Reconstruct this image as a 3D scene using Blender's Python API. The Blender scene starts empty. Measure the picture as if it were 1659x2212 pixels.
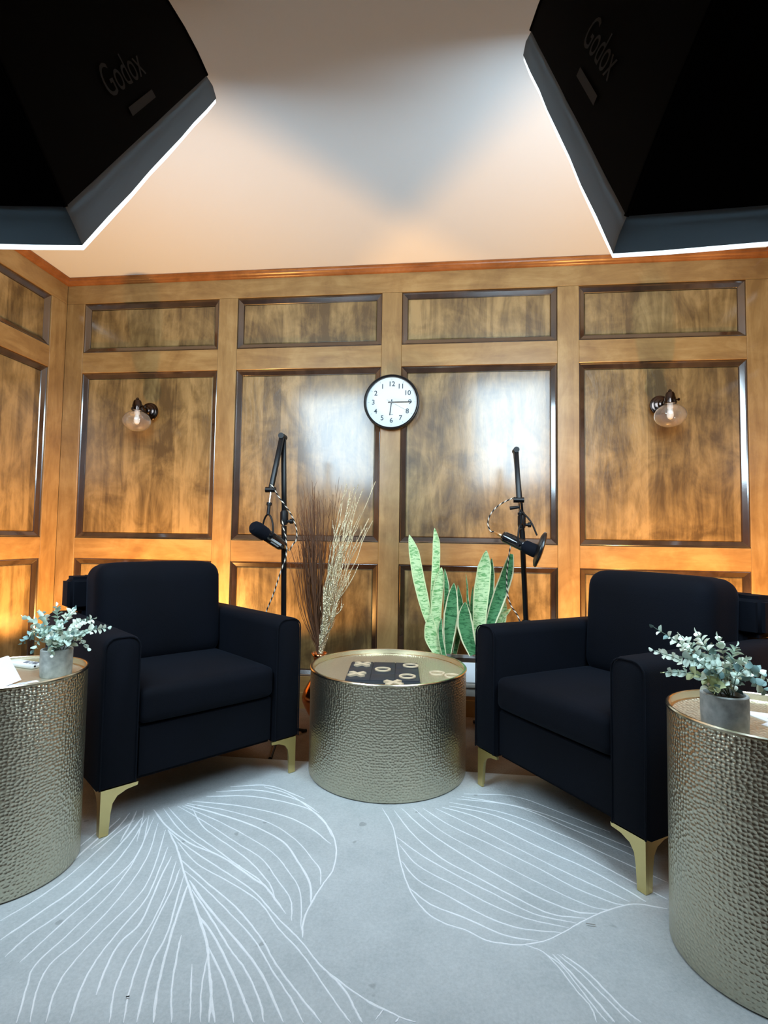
import bpy, bmesh, math, random
from mathutils import Vector, Matrix
random.seed(7)
SC = bpy.context.scene
COL = SC.collection
R_ = math.radians
# ------------------------------------------------------------------ camera
IW, IH, FPX = 1659, 2212, 1153.93
CAM_H = 0.925
yaw, pit, rol = -0.113235, 0.052162, 0.015388
fw = Vector((math.sin(yaw)*math.cos(pit), math.cos(yaw)*math.cos(pit), math.sin(pit)))
rt0 = Vector((math.cos(yaw), -math.sin(yaw), 0)); up0 = rt0.cross(fw)
rt = math.cos(rol)*rt0 + math.sin(rol)*up0
up = -math.sin(rol)*rt0 + math.cos(rol)*up0
CAMP = Vector((0, 0, CAM_H))
cd = bpy.data.cameras.new('camera'); cam = bpy.data.objects.new('camera', cd); COL.objects.link(cam)
cd.sensor_fit = 'HORIZONTAL'; cd.sensor_width = 36; cd.lens = 36*FPX/IW; cd.clip_start = .02
cam.matrix_world = Matrix(((rt.x, up.x, -fw.x, 0), (rt.y, up.y, -fw.y, 0), (rt.z, up.z, -fw.z, CAM_H), (0, 0, 0, 1)))
SC.camera = cam
# ------------------------------------------------------------------ world, exposure
w = bpy.data.worlds.new('world'); SC.world = w; w.use_nodes = True
w.node_tree.nodes['Background'].inputs[0].default_value = (.02, .022, .025, 1)
w.node_tree.nodes['Background'].inputs[1].default_value = 1
vs = SC.view_settings; vs.view_transform = 'Standard'; vs.look = 'None'; vs.gamma = 1; vs.use_curve_mapping = False
vs.exposure = 0.38
SOFTBOX_POWER = 16.5         # emission of the diffuser cloth
WARM_POWER = 92.0            # lamps on the floor behind the armchairs

def point(loc, power, col, rad):
    l = bpy.data.lights.new('floor_uplight', 'SPOT'); l.energy = power; l.color = col; l.shadow_soft_size = rad
    l.spot_size = R_(172); l.spot_blend = .12
    o = bpy.data.objects.new('floor_uplight', l); o.location = loc; o.rotation_euler = (math.pi, 0, 0); COL.objects.link(o); return o
point((-1.549, 2.449, .30), WARM_POWER, (1, .49, .13), .03)
point((1.139, 2.347, .30), WARM_POWER, (1, .49, .13), .03)

# ------------------------------------------------------------------ helpers
def ray(x, y): return fw + (x-IW/2)/FPX*rt - (y-IH/2)/FPX*up
def at(x, y, Y):
    d = ray(x, y); return CAMP + d*(Y/d.y)
def flo(x, y, z=0.0):
    d = ray(x, y); return CAMP + d*((z-CAM_H)/d.z)

class MB:
    def __init__(s): s.v = []; s.f = []; s.uv = []; s.mi = []
    def face(s, idx, uv=None, mi=0):
        s.f.append(tuple(idx)); s.uv.append(uv); s.mi.append(mi)
    def grid(s, rows, closed_u=False, uvs=None, mi=0):
        n0 = len(s.v); nr = len(rows); nc = len(rows[0])
        for r in rows: s.v += [tuple(p) for p in r]
        for i in range(nr-1):
            for j in range(nc if closed_u else nc-1):
                a = n0+i*nc+j; b = n0+i*nc+(j+1) % nc; c = n0+(i+1)*nc+(j+1) % nc; d = n0+(i+1)*nc+j
                u0, u1 = j/(nc if closed_u else nc-1), (j+1)/(nc if closed_u else nc-1)
                v0, v1 = (uvs[i], uvs[i+1]) if uvs else (i/(nr-1), (i+1)/(nr-1))
                s.face((a, b, c, d), ((u0, v0), (u1, v0), (u1, v1), (u0, v1)), mi)
        return n0
    def cap(s, start, n, flip=False, mi=0):
        idx = list(range(start, start+n))
        if flip: idx.reverse()
        s.face(idx, None, mi)
    def box(s, c, size, bevel=0, mat=None, seg=2):
        bm = bmesh.new(); bmesh.ops.create_cube(bm, size=1)
        for v in bm.verts: v.co = Vector((v.co.x*size[0], v.co.y*size[1], v.co.z*size[2]))
        if bevel: bmesh.ops.bevel(bm, geom=list(bm.edges), offset=bevel, segments=seg, profile=.5, affect='EDGES')
        M = Matrix.Translation(Vector(c))
        if mat is not None: M = M @ mat.to_4x4()
        s.addbm(bm, M); bm.free()
    def addbm(s, bm, M=Matrix.Identity(4)):
        n0 = len(s.v); bm.verts.index_update()
        s.v += [tuple(M @ v.co) for v in bm.verts]
        for f in bm.faces: s.face([n0+v.index for v in f.verts])
    def tube(s, pts, r, seg=10, caps=True, uvlen=False, up_hint=None):
        pts = [Vector(p) for p in pts]; n = len(pts)
        rs = r if isinstance(r, (list, tuple)) else [r]*n
        rows = []; nprev = None; L = [0]
        for i in range(n):
            t = (pts[min(i+1, n-1)]-pts[max(i-1, 0)]).normalized()
            if nprev is None:
                a = up_hint or (Vector((0, 0, 1)) if abs(t.z) < .9 else Vector((1, 0, 0)))
                nn = (a-t*a.dot(t)).normalized()
            else: nn = (nprev-t*nprev.dot(t)).normalized()
            nprev = nn; b = t.cross(nn)
            rows.append([pts[i]+(nn*math.cos(2*math.pi*k/seg)+b*math.sin(2*math.pi*k/seg))*rs[i] for k in range(seg)])
            if i: L.append(L[-1]+(pts[i]-pts[i-1]).length)
        n0 = s.grid(rows, True, L if uvlen else None)
        if caps:
            s.cap(n0, seg, True); s.cap(n0+(n-1)*seg, seg)
    def lathe(s, prof, c=(0, 0, 0), seg=48, axis=None, capb=True, capt=True):
        # prof: (r, z)
        c = Vector(c); q = Matrix.Identity(3)
        if axis is not None: q = Vector((0, 0, 1)).rotation_difference(Vector(axis).normalized()).to_matrix()
        rows = [[c + q @ Vector((r*math.cos(2*math.pi*k/seg), r*math.sin(2*math.pi*k/seg), z)) for k in range(seg)] for r, z in prof]
        L = [0]
        for i in range(1, len(prof)): L.append(L[-1]+math.hypot(prof[i][0]-prof[i-1][0], prof[i][1]-prof[i-1][1]))
        n0 = s.grid(rows, True, L)
        if capb and prof[0][0] > 1e-5: s.cap(n0, seg, True)
        if capt and prof[-1][0] > 1e-5: s.cap(n0+(len(prof)-1)*seg, seg)
    def prism(s, poly, map3, d0, d1):
        # poly 2d list; map3(x,y,d)->3d
        n = len(poly); n0 = len(s.v)
        s.v += [tuple(map3(x, y, d0)) for x, y in poly]+[tuple(map3(x, y, d1)) for x, y in poly]
        s.face(list(range(n0, n0+n))[::-1]); s.face(list(range(n0+n, n0+2*n)))
        for i in range(n):
            j = (i+1) % n; s.face((n0+i, n0+j, n0+n+j, n0+n+i))
    def mesh(s, name, mats, smooth=False):
        me = bpy.data.meshes.new(name); me.from_pydata(s.v, [], s.f)
        for m in (mats if isinstance(mats, (list, tuple)) else [mats]): me.materials.append(m)
        if any(u for u in s.uv):
            l = me.uv_layers.new(name='UVMap'); k = 0
            for f, u in zip(s.f, s.uv):
                for q in range(len(f)):
                    l.data[k].uv = u[q] if u else (0, 0); k += 1
        for p, mi in zip(me.polygons, s.mi): p.material_index = mi
        bm = bmesh.new(); bm.from_mesh(me); bmesh.ops.recalc_face_normals(bm, faces=bm.faces); bm.to_mesh(me); bm.free()
        if smooth:
            me.polygons.foreach_set('use_smooth', [True]*len(me.polygons))
            if smooth != 'all': me.set_sharp_from_angle(angle=R_(38))
        me.update(); return me
    def build(s, name, mats, parent=None, smooth=True):
        o = bpy.data.objects.new(name, s.mesh(name, mats, smooth)); COL.objects.link(o)
        if parent: o.parent = parent
        return o

def tag(o, label=None, cat=None, group=None, kind=None):
    if label: o['label'] = label
    if cat: o['category'] = cat
    if group: o['group'] = group
    if kind: o['kind'] = kind
    return o
def empty(name, loc, rz=0, label=None, cat=None, group=None):
    o = bpy.data.objects.new(name, None); o.empty_display_size = .05; COL.objects.link(o)
    o.location = loc; o.rotation_euler = (0, 0, rz); return tag(o, label, cat, group)
def inst(o, parent):
    c = o.copy(); COL.objects.link(c); c.parent = parent; return c
def crom(P, n=8):
    P = [Vector(p) for p in P]; out = []
    for i in range(len(P)-1):
        p0 = P[i-1] if i else 2*P[0]-P[1]; p1 = P[i]; p2 = P[i+1]; p3 = P[i+2] if i+2 < len(P) else 2*P[-1]-P[-2]
        for k in range(n):
            t = k/n; out.append(.5*((2*p1)+(p2-p0)*t+(2*p0-5*p1+4*p2-p3)*t*t+(3*p1-p0-3*p2+p3)*t**3))
    out.append(P[-1]); return out
def text_mesh(s, size, extrude=.0006, align='CENTER', shear=0, bold=0):
    c = bpy.data.curves.new('txt', 'FONT'); c.body = s; c.size = size; c.extrude = extrude; c.align_x = align; c.align_y = 'CENTER'; c.shear = shear; c.offset = bold
    c.resolution_u = 4
    o = bpy.data.objects.new('txt', c); COL.objects.link(o)
    bpy.context.view_layer.update()
    me = bpy.data.meshes.new_from_object(o.evaluated_get(bpy.context.evaluated_depsgraph_get()))
    bpy.data.objects.remove(o); bpy.data.curves.remove(c); return me

# ------------------------------------------------------------------ materials
def mat(name, col, rough=.5, metal=0, spec=.5, **kw):
    m = bpy.data.materials.new(name); m.use_nodes = True; b = m.node_tree.nodes['Principled BSDF']
    b.inputs['Base Color'].default_value = (*col, 1); b.inputs['Roughness'].default_value = rough
    b.inputs['Metallic'].default_value = metal; b.inputs['Specular IOR Level'].default_value = spec
    for k, v in kw.items(): b.inputs[k.replace('_', ' ')].default_value = v
    return m
def N(m, t, **props):
    n = m.node_tree.nodes.new(t)
    for k, v in props.items(): setattr(n, k, v)
    return n
def L(m, a, b): m.node_tree.links.new(a, b)
def ramp(m, fac, stops):
    r = N(m, 'ShaderNodeValToRGB'); cr = r.color_ramp
    while len(cr.elements) < len(stops): cr.elements.new(.5)
    for e, (p, c) in zip(cr.elements, stops): e.position = p; e.color = (*c, 1)
    L(m, fac, r.inputs[0]); return r.outputs[0]
def noise(m, vec, scale, detail=4, rough=.5, dist=0, mapscale=None):
    if mapscale:
        mp = N(m, 'ShaderNodeMapping'); mp.inputs['Scale'].default_value = mapscale; L(m, vec, mp.inputs[0]); vec = mp.outputs[0]
    n = N(m, 'ShaderNodeTexNoise'); n.inputs['Scale'].default_value = scale; n.inputs['Detail'].default_value = detail
    n.inputs['Roughness'].default_value = rough; n.inputs['Distortion'].default_value = dist
    L(m, vec, n.inputs['Vector']); return n.outputs['Fac']
def bump(m, h, strength, dist):
    b = N(m, 'ShaderNodeBump'); b.inputs['Strength'].default_value = strength; b.inputs['Distance'].default_value = dist
    L(m, h, b.inputs['Height']); L(m, b.outputs[0], m.node_tree.nodes['Principled BSDF'].inputs['Normal']); return b
def math_(m, op, a, b=None):
    n = N(m, 'ShaderNodeMath', operation=op)
    for i, x in enumerate((a, b)):
        if x is None: continue
        if isinstance(x, (int, float)): n.inputs[i].default_value = x
        else: L(m, x, n.inputs[i])
    return n.outputs[0]
def mixc(m, fac, a, b, mode='MIX'):
    n = N(m, 'ShaderNodeMix', data_type='RGBA', blend_type=mode)
    if isinstance(fac, (int, float)): n.inputs[0].default_value = fac
    else: L(m, fac, n.inputs[0])
    for s, x in ((6, a), (7, b)):
        if isinstance(x, tuple): n.inputs[s].default_value = (*x, 1)
        else: L(m, x, n.inputs[s])
    return n.outputs[2]

def wood(name, c0, c1, c2, rough, strips=False, vertical=True, bmp=.15, coat=.0, crough=.18, cior=1.5):
    m = mat(name, c1, rough); P = m.node_tree.nodes['Principled BSDF']
    tc = N(m, 'ShaderNodeTexCoord').outputs['Object']
    sc = (9, 9, 1.2) if vertical else (1.2, 1.2, 9)
    g = noise(m, tc, 1.6, 5, .6, 1.2, sc)
    bl = noise(m, tc, 4.5, 4, .6, .8)
    f = math_(m, 'ADD', math_(m, 'MULTIPLY', g, .45), math_(m, 'MULTIPLY', bl, .55))
    if strips:
        sx = N(m, 'ShaderNodeSeparateXYZ'); L(m, tc, sx.inputs[0])
        s = math_(m, 'FLOOR', math_(m, 'DIVIDE', math_(m, 'ADD', sx.outputs[0], sx.outputs[1]), .105))
        zf = math_(m, 'FLOOR', math_(m, 'DIVIDE', sx.outputs[2], 1.95))
        wn = N(m, 'ShaderNodeTexWhiteNoise', noise_dimensions='1D'); L(m, math_(m, 'ADD', s, math_(m, 'MULTIPLY', zf, 17.3)), wn.inputs['W'])
        f = math_(m, 'ADD', f, math_(m, 'MULTIPLY', math_(m, 'SUBTRACT', wn.outputs['Value'], .5), .13))
    g2 = noise(m, tc, 3.2, 6, .7, 2.2, (3.0, 3.0, .8) if vertical else (.8, .8, 3.0))
    f = math_(m, 'ADD', math_(m, 'MULTIPLY', f, .72), math_(m, 'MULTIPLY', g2, .28))
    c = ramp(m, f, [(.40, c0), (.5, c1), (.60, c2)])
    L(m, c, P.inputs['Base Color'])
    fine = noise(m, tc, 40, 4, .6, .5, (6, 6, .5) if vertical else (.5, .5, 6))
    wav = noise(m, tc, 7, 3, .5, 1.5, (1, 1, .6))
    b1 = bump(m, math_(m, 'ADD', math_(m, 'MULTIPLY', wav, 1.0), math_(m, 'MULTIPLY', fine, .25)), bmp, .02)
    P.inputs['Coat Weight'].default_value = coat; P.inputs['Coat Roughness'].default_value = crough; P.inputs['Coat IOR'].default_value = cior
    return m
M = {}
M['panel'] = wood('veneer_panel', (.085, .050, .016), (.195, .125, .044), (.33, .22, .088), .40, strips=True, bmp=.17, coat=.85, crough=.17, cior=1.55)
M['stile'] = wood('stile_wood', (.22, .125, .042), (.29, .175, .062), (.37, .24, .095), .42, bmp=.05, coat=.4)
M['rail'] = wood('rail_wood', (.22, .12, .040), (.29, .17, .058), (.37, .235, .09), .42, vertical=False, bmp=.05, coat=.4)
M['mould'] = wood('dark_moulding', (.020, .010, .006), (.034, .018, .011), (.055, .030, .018), .25, bmp=.03, coat=1.0, crough=.10, cior=1.9)
M['crown'] = wood('crown_wood', (.18, .06, .014), (.27, .095, .025), (.36, .14, .042), .25, vertical=False, bmp=.04)
M['ceiling'] = mat('ceiling_paint', (.74, .77, .79), .9)
n_ = noise(M['ceiling'], N(M['ceiling'], 'ShaderNodeTexCoord').outputs['Object'], 60, 3); bump(M['ceiling'], n_, .08, .004)
M['darkwall'] = wood('rear_wood', (.10, .055, .02), (.15, .08, .03), (.2, .11, .045), .5)

def carpet(name, c0, c1, sc, dist):
    m = mat(name, c0, .95, spec=.1); P = m.node_tree.nodes['Principled BSDF']
    tc = N(m, 'ShaderNodeTexCoord').outputs['Object']
    a = noise(m, tc, sc, 6, .7); b = noise(m, tc, 5, 5, .65)
    f = math_(m, 'ADD', math_(m, 'MULTIPLY', a, .5), math_(m, 'MULTIPLY', b, .5))
    L(m, ramp(m, f, [(.38, c0), (.62, c1)]), P.inputs['Base Color']); bump(m, a, .6, dist); return m
M['carpet'] = carpet('beige_carpet', (.16, .115, .08), (.27, .20, .145), 160, .006)
M['rug'] = carpet('grey_rug', (.42, .45, .465), (.55, .575, .59), 140, .004)
M['rugline'] = carpet('white_rug_line', (.74, .75, .77), (.86, .87, .90), 220, .002)
m = M['rug']; tc = N(m, 'ShaderNodeTexCoord').outputs['Object']
v = N(m, 'ShaderNodeTexNoise'); v.inputs['Scale'].default_value = 19; v.inputs['Detail'].default_value = 1; L(m, tc, v.inputs['Vector'])
P = m.node_tree.nodes['Principled BSDF']; src = P.inputs['Base Color'].links[0].from_socket
L(m, mixc(m, ramp(m, v.outputs['Fac'], [(.22, (.35, .35, .35)), (.245, (0, 0, 0))]), src, (.1, .1, .1)), P.inputs['Base Color'])

def hammered(name, scale, strength):
    m = mat(name, (.60, .56, .43), .33, 1.0); P = m.node_tree.nodes['Principled BSDF']
    uv = N(m, 'ShaderNodeTexCoord').outputs['Object']
    sx = N(m, 'ShaderNodeSeparateXYZ'); L(m, uv, sx.inputs[0])
    ang = math_(m, 'ARCTAN2', sx.outputs[1], sx.outputs[0])
    cx = N(m, 'ShaderNodeCombineXYZ'); rr = {'a': .316, 'b': .193}['a' if 'coffee' in name else 'b']
    L(m, math_(m, 'MULTIPLY', ang, rr), cx.inputs[0]); L(m, sx.outputs[2], cx.inputs[1])
    if 'top' in name: vec = uv
    else: vec = cx.outputs[0]
    v = N(m, 'ShaderNodeTexVoronoi', feature='F1', voronoi_dimensions='2D'); v.inputs['Scale'].default_value = scale; v.inputs['Randomness'].default_value = .62
    L(m, vec, v.inputs['Vector'])
    d = math_(m, 'POWER', math_(m, 'MINIMUM', v.outputs['Distance'], .6), 1.6)
    bump(m, d, strength, .0055)
    return m
M['ham_coffee'] = hammered('hammered_gold_coffee', 105, .5)
M['ham_side'] = hammered('hammered_gold_side', 108, .62)
M['ham_top'] = hammered('hammered_gold_top', 105, .6)
M['ham_top'].node_tree.nodes['Principled BSDF'].inputs['Roughness'].default_value = .48
M['ham_top'].node_tree.nodes['Principled BSDF'].inputs['Base Color'].default_value = (.74, .69, .55, 1)
M['gold_rim'] = mat('gold_rim', (.78, .72, .55), .22, 1.0)
M['leg_gold'] = mat('leg_gold', (.72, .58, .26), .32, 1.0)

def velvet(name, col):
    m = mat(name, col, .85, spec=.15); P = m.node_tree.nodes['Principled BSDF']
    P.inputs['Sheen Weight'].default_value = .03; P.inputs['Sheen Roughness'].default_value = .4
    P.inputs['Sheen Tint'].default_value = (.35, .55, .9, 1)
    tc = N(m, 'ShaderNodeTexCoord').outputs['Object']
    a = noise(m, tc, 350, 3); b = noise(m, tc, 6, 3)
    L(m, ramp(m, b, [(.3, col), (.7, tuple(x*1.5 for x in col))]), P.inputs['Base Color']); bump(m, a, .3, .002); return m
M['velvet'] = velvet('black_navy_velvet', (.0005, .0012, .0035))
M['black'] = mat('black_metal', (.003, .003, .004), .35, .0, .25)
M['black_matte'] = mat('black_plastic', (.003, .0035, .005), .5, spec=.3)
M['foam'] = velvet('black_foam', (.002, .003, .006))
M['chrome'] = mat('chrome', (.85, .86, .88), .15, 1)
M['bronze'] = mat('dark_bronze', (.06, .045, .04), .18, 1)
M['white'] = mat('white_plastic', (.85, .87, .88), .35)
M['paper'] = mat('white_paper', (.86, .87, .92), .7)
M['ink'] = mat('grey_ink', (.18, .2, .24), .7)
M['faceink'] = mat('clock_ink', (.03, .05, .07), .6)
M['thinink'] = mat('clock_tick_ink', (.22, .26, .28), .6)
M['clockface'] = mat('clock_face', (.62, .68, .70), .5)
M['glasspane'] = mat('clear_glass', (1, 1, 1), .02, 0, .5, Transmission_Weight=.965, IOR=1.45)
M['sbfabric'] = mat('softbox_fabric', (.0012, .0012, .0016), .8, spec=.05)
M['sblogo'] = mat('softbox_logo_print', (.035, .035, .037), .6)
M['sblogo2'] = mat('softbox_small_print', (.006, .006, .007), .7)
M['copper'] = mat('copper', (.75, .33, .14), .16, 1)
M['twig'] = mat('brown_twig', (.115, .05, .024), .55)
M['goldtwig'] = mat('gold_twig', (.86, .77, .54), .28, .75)
n_ = noise(M['goldtwig'], N(M['goldtwig'], 'ShaderNodeTexCoord').outputs['Object'], 120, 3); bump(M['goldtwig'], n_, 1, .01)
M['soil'] = mat('dark_soil', (.02, .015, .01), .9)
M['woodpiece'] = mat('pale_game_wood', (.62, .50, .34), .5)
M['slate'] = mat('dark_game_board', (.022, .028, .038), .5)
n_ = noise(M['slate'], N(M['slate'], 'ShaderNodeTexCoord').outputs['Object'], 60, 3, mapscale=(1, 8, 1)); bump(M['slate'], n_, .2, .003)
m = M['concrete'] = mat('grey_concrete', (.36, .38, .36), .8)
n_ = noise(m, N(m, 'ShaderNodeTexCoord').outputs['Object'], 50, 5)
L(m, ramp(m, n_, [(.3, (.26, .28, .27)), (.7, (.48, .5, .48))]), m.node_tree.nodes['Principled BSDF'].inputs['Base Color']); bump(m, n_, .1, .003)
M['eleaf'] = mat('eucalyptus_leaf', (.56, .70, .60), .6)
M['eleaf2'] = mat('eucalyptus_pale_leaf', (.80, .88, .76), .6)
M['eleaf3'] = mat('eucalyptus_yellow_leaf', (.62, .68, .36), .6)
M['eleaf4'] = mat('eucalyptus_deep_leaf', (.20, .33, .32), .6)
M['estem'] = mat('eucalyptus_stem', (.16, .24, .2), .7)
M['planter'] = mat('white_planter', (.78, .82, .86), .4)
M['greywood'] = mat('grey_wood', (.28, .26, .23), .6)

def braid(name):
    m = mat(name, (.02, .02, .02), .8); P = m.node_tree.nodes['Principled BSDF']
    uv = N(m, 'ShaderNodeTexCoord').outputs['UV']; s = N(m, 'ShaderNodeSeparateXYZ'); L(m, uv, s.inputs[0])
    t = math_(m, 'FRACT', math_(m, 'ADD', math_(m, 'MULTIPLY', s.outputs[1], 34), s.outputs[0]))
    L(m, mixc(m, math_(m, 'GREATER_THAN', t, .55), (.012, .012, .012), (.75, .66, .55)), P.inputs['Base Color']); return m
M['braid'] = braid('braided_cable')
def snake(name, c0, c1, cm, em_=.405):
    m = mat(name, c0, .4); P = m.node_tree.nodes['Principled BSDF']
    uv = N(m, 'ShaderNodeTexCoord').outputs['UV']; s = N(m, 'ShaderNodeSeparateXYZ'); L(m, uv, s.inputs[0])
    ob = N(m, 'ShaderNodeTexCoord').outputs['Object']
    n1 = noise(m, ob, 30, 4, .6, 1.0, (1, 1, 3.2))
    g = ramp(m, n1, [(.40, c0), (.53, c1)])
    e = math_(m, 'ABSOLUTE', math_(m, 'SUBTRACT', s.outputs[0], .5))
    L(m, mixc(m, math_(m, 'GREATER_THAN', math_(m, 'ADD', e, math_(m, 'MULTIPLY', n1, .06)), em_), g, cm), P.inputs['Base Color']); return m
M['snake_light'] = snake('snake_leaf_light', (.16, .40, .13), (.62, .78, .42), (.70, .80, .44))
M['snake_dark'] = snake('snake_leaf_dark', (.018, .11, .035), (.09, .27, .11), (.78, .76, .48), .375)
# softbox diffuser: cloth lit from inside by the lamp
m = M['diffuser'] = bpy.data.materials.new('lit_diffuser'); m.use_nodes = True; nt = m.node_tree
nt.nodes.remove(nt.nodes['Principled BSDF']); em = nt.nodes.new('ShaderNodeEmission'); em.inputs[0].default_value = (.66, .86, 1, 1)
em.inputs[1].default_value = SOFTBOX_POWER; nt.links.new(em.outputs[0], nt.nodes['Material Output'].inputs[0])
# translucent grey lip
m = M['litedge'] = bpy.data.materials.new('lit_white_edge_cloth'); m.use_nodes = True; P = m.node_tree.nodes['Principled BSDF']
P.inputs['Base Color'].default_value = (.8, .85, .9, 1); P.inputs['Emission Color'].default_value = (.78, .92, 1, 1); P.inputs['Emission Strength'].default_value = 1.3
m = M['lip'] = bpy.data.materials.new('softbox_lip_fabric'); m.use_nodes = True; nt = m.node_tree
P = nt.nodes['Principled BSDF']; P.inputs['Base Color'].default_value = (.07, .085, .095, 1); P.inputs['Roughness'].default_value = .6
tr = nt.nodes.new('ShaderNodeBsdfTranslucent'); tr.inputs[0].default_value = (.050, .060, .066, 1)
ad = nt.nodes.new('ShaderNodeAddShader'); nt.links.new(P.outputs[0], ad.inputs[0]); nt.links.new(tr.outputs[0], ad.inputs[1]); nt.links.new(ad.outputs[0], nt.nodes['Material Output'].inputs[0])

# ------------------------------------------------------------------ room
YW, XL, XR, YR, ZC = 2.91, -2.268, 1.665, -2.4, 2.457
def slab(name, x0, x1, y0, y1, z0, z1, m, kind='structure'):
    b = MB(); b.box(((x0+x1)/2, (y0+y1)/2, (z0+z1)/2), (x1-x0, y1-y0, z1-z0)); o = b.build(name, m, smooth=False); o['kind'] = kind; return o
slab('floor', XL-.15, XR+.15, YR-.15, YW+.15, -.1, 0, M['carpet'])
slab('ceiling', XL-.15, XR+.15, YR-.15, YW+.15, ZC, ZC+.1, M['ceiling'])
ROWS = [(.17, .793), (.911, 1.889), (2.012, 2.309)]
def paneled(name, org, dr, nr, s0, s1, openings):
    """frame-and-panel wall; frame face lies in the wall plane, fields and moulding are recessed"""
    org = Vector(org); dr = Vector(dr); nr = Vector(nr); Z = Vector((0, 0, 1))
    P3 = lambda s, z, d: org+dr*s+Z*z+nr*d
    def member(nm, sa, sb, za, zb, mt, d0=-.03, d1=0., bev=.0015):
        b = MB(); lo = [(sa, za), (sb, za), (sb, zb), (sa, zb)]
        rows = []
        for d, i in ((d0, 0), (d1-bev, 0), (d1, bev)):
            rows.append([P3(s+(i if k in (0, 3) else -i), z+(i if k < 2 else -i), d) for k, (s, z) in enumerate(lo)])
        b.grid(rows, True); n = len(b.v); b.cap(n-4, 4); return b.build(nm, mt, root, smooth=False)
    b = MB(); rows = [[P3(s, z, d) for s, z in ((s0-.03, 0), (s1+.03, 0), (s1+.03, ZC), (s0-.03, ZC))] for d in (-.15, -.0305)]
    b.grid(rows, True); b.cap(0, 4, True); b.cap(4, 4)
    root = b.build(name, M['stile'], smooth=False); root['kind'] = 'structure'
    xs = [s0]+[x for o in openings for x in o]+[s1]
    for i in range(0, len(xs), 2):
        member('stile', xs[i], xs[i+1], .001, ROWS[-1][1]+.001, M['stile'])
    member('frieze_rail', s0, s1, ROWS[-1][1]+.002, ZC-.001, M['rail'])
    for a, c in openings:
        zs = [.001]+[z for r in ROWS for z in r]
        for i in range(0, 6, 2): member('rail', a+.0005, c-.0005, zs[i], zs[i+1], M['rail'], d1=-.0008)
        for z0, z1 in ROWS:
            prof = [(0, -.03), (0, -.007), (.005, -.005), (.010, -.009), (.030, -.0185), (.033, -.0225), (.033, -.0285)]
            b = MB(); b.grid([[P3(s, z, d) for s, z in ((a+w_, z0+w_), (c-w_, z0+w_), (c-w_, z1-w_), (a+w_, z1-w_))] for w_, d in prof], True)
            b.build('moulding', M['mould'], root, smooth=False)
            member('panel', a+.0335, c-.0335, z0+.0335, z1-.0335, M['panel'], d1=-.0195, bev=.004)
    return root
W_, G_ = .842, .112
opB = [(-2.155+i*(W_+G_), -2.155+i*(W_+G_)+W_) for i in range(4)]
paneled('wall_back', (0, YW, 0), (1, 0, 0), (0, -1, 0), XL, XR, opB)
opS = [(.124+i*(W_+G_), .124+i*(W_+G_)+W_) for i in range(5)]
paneled('wall_left', (XL, YW, 0), (0, -1, 0), (1, 0, 0), 0, YW-YR, opS)
paneled('wall_right', (XR, YW, 0), (0, -1, 0), (-1, 0, 0), 0, YW-YR, opS)
slab('wall_rear', XL-.15, XR+.15, YR-.15, YR, 0, ZC, M['darkwall'])
# crown moulding (profile: out, down) swept along walls
prof = [(0, -.001), (.036, -.001), (.036, -.007), (.030, -.010), (.028, -.017), (.019, -.022), (.014, -.027), (.012, -.031), (.006, -.034), (0, -.036)]
def crown(name, p0, p1, nr, m0, m1):
    p0 = Vector(p0); p1 = Vector(p1); nr = Vector(nr); t = (p1-p0).normalized(); b = MB()
    rows = [[p+nr*(o+.0005)+t*(o*mm)+Vector((0, 0, ZC+z)) for o, z in prof] for p, mm in ((p0, m0), (p1, -m1))]
    b.grid(rows, True); n = len(prof); b.cap(0, n, True); b.cap(n, n)
    o = b.build(name, M['crown'], smooth=True); o['kind'] = 'structure'
crown('trim_1', (XL, YW, 0), (XR, YW, 0), (0, -1, 0), 1, 1)
crown('trim_2', (XL, YR, 0), (XL, YW, 0), (1, 0, 0), 0, 1)
crown('trim_3', (XR, YR, 0), (XR, YW, 0), (-1, 0, 0), 0, 1)
for nm, x0, x1, y0, y1 in (('baseboard_back', XL+.001, XR-.001, YW-.014, YW-.0005), ('baseboard_left', XL+.0005, XL+.014, YR+.01, YW-.015), ('baseboard_right', XR-.014, XR-.0005, YR+.01, YW-.015)):
    slab(nm, x0, x1, y0, y1, .0005, .085, M['stile'])

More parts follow.
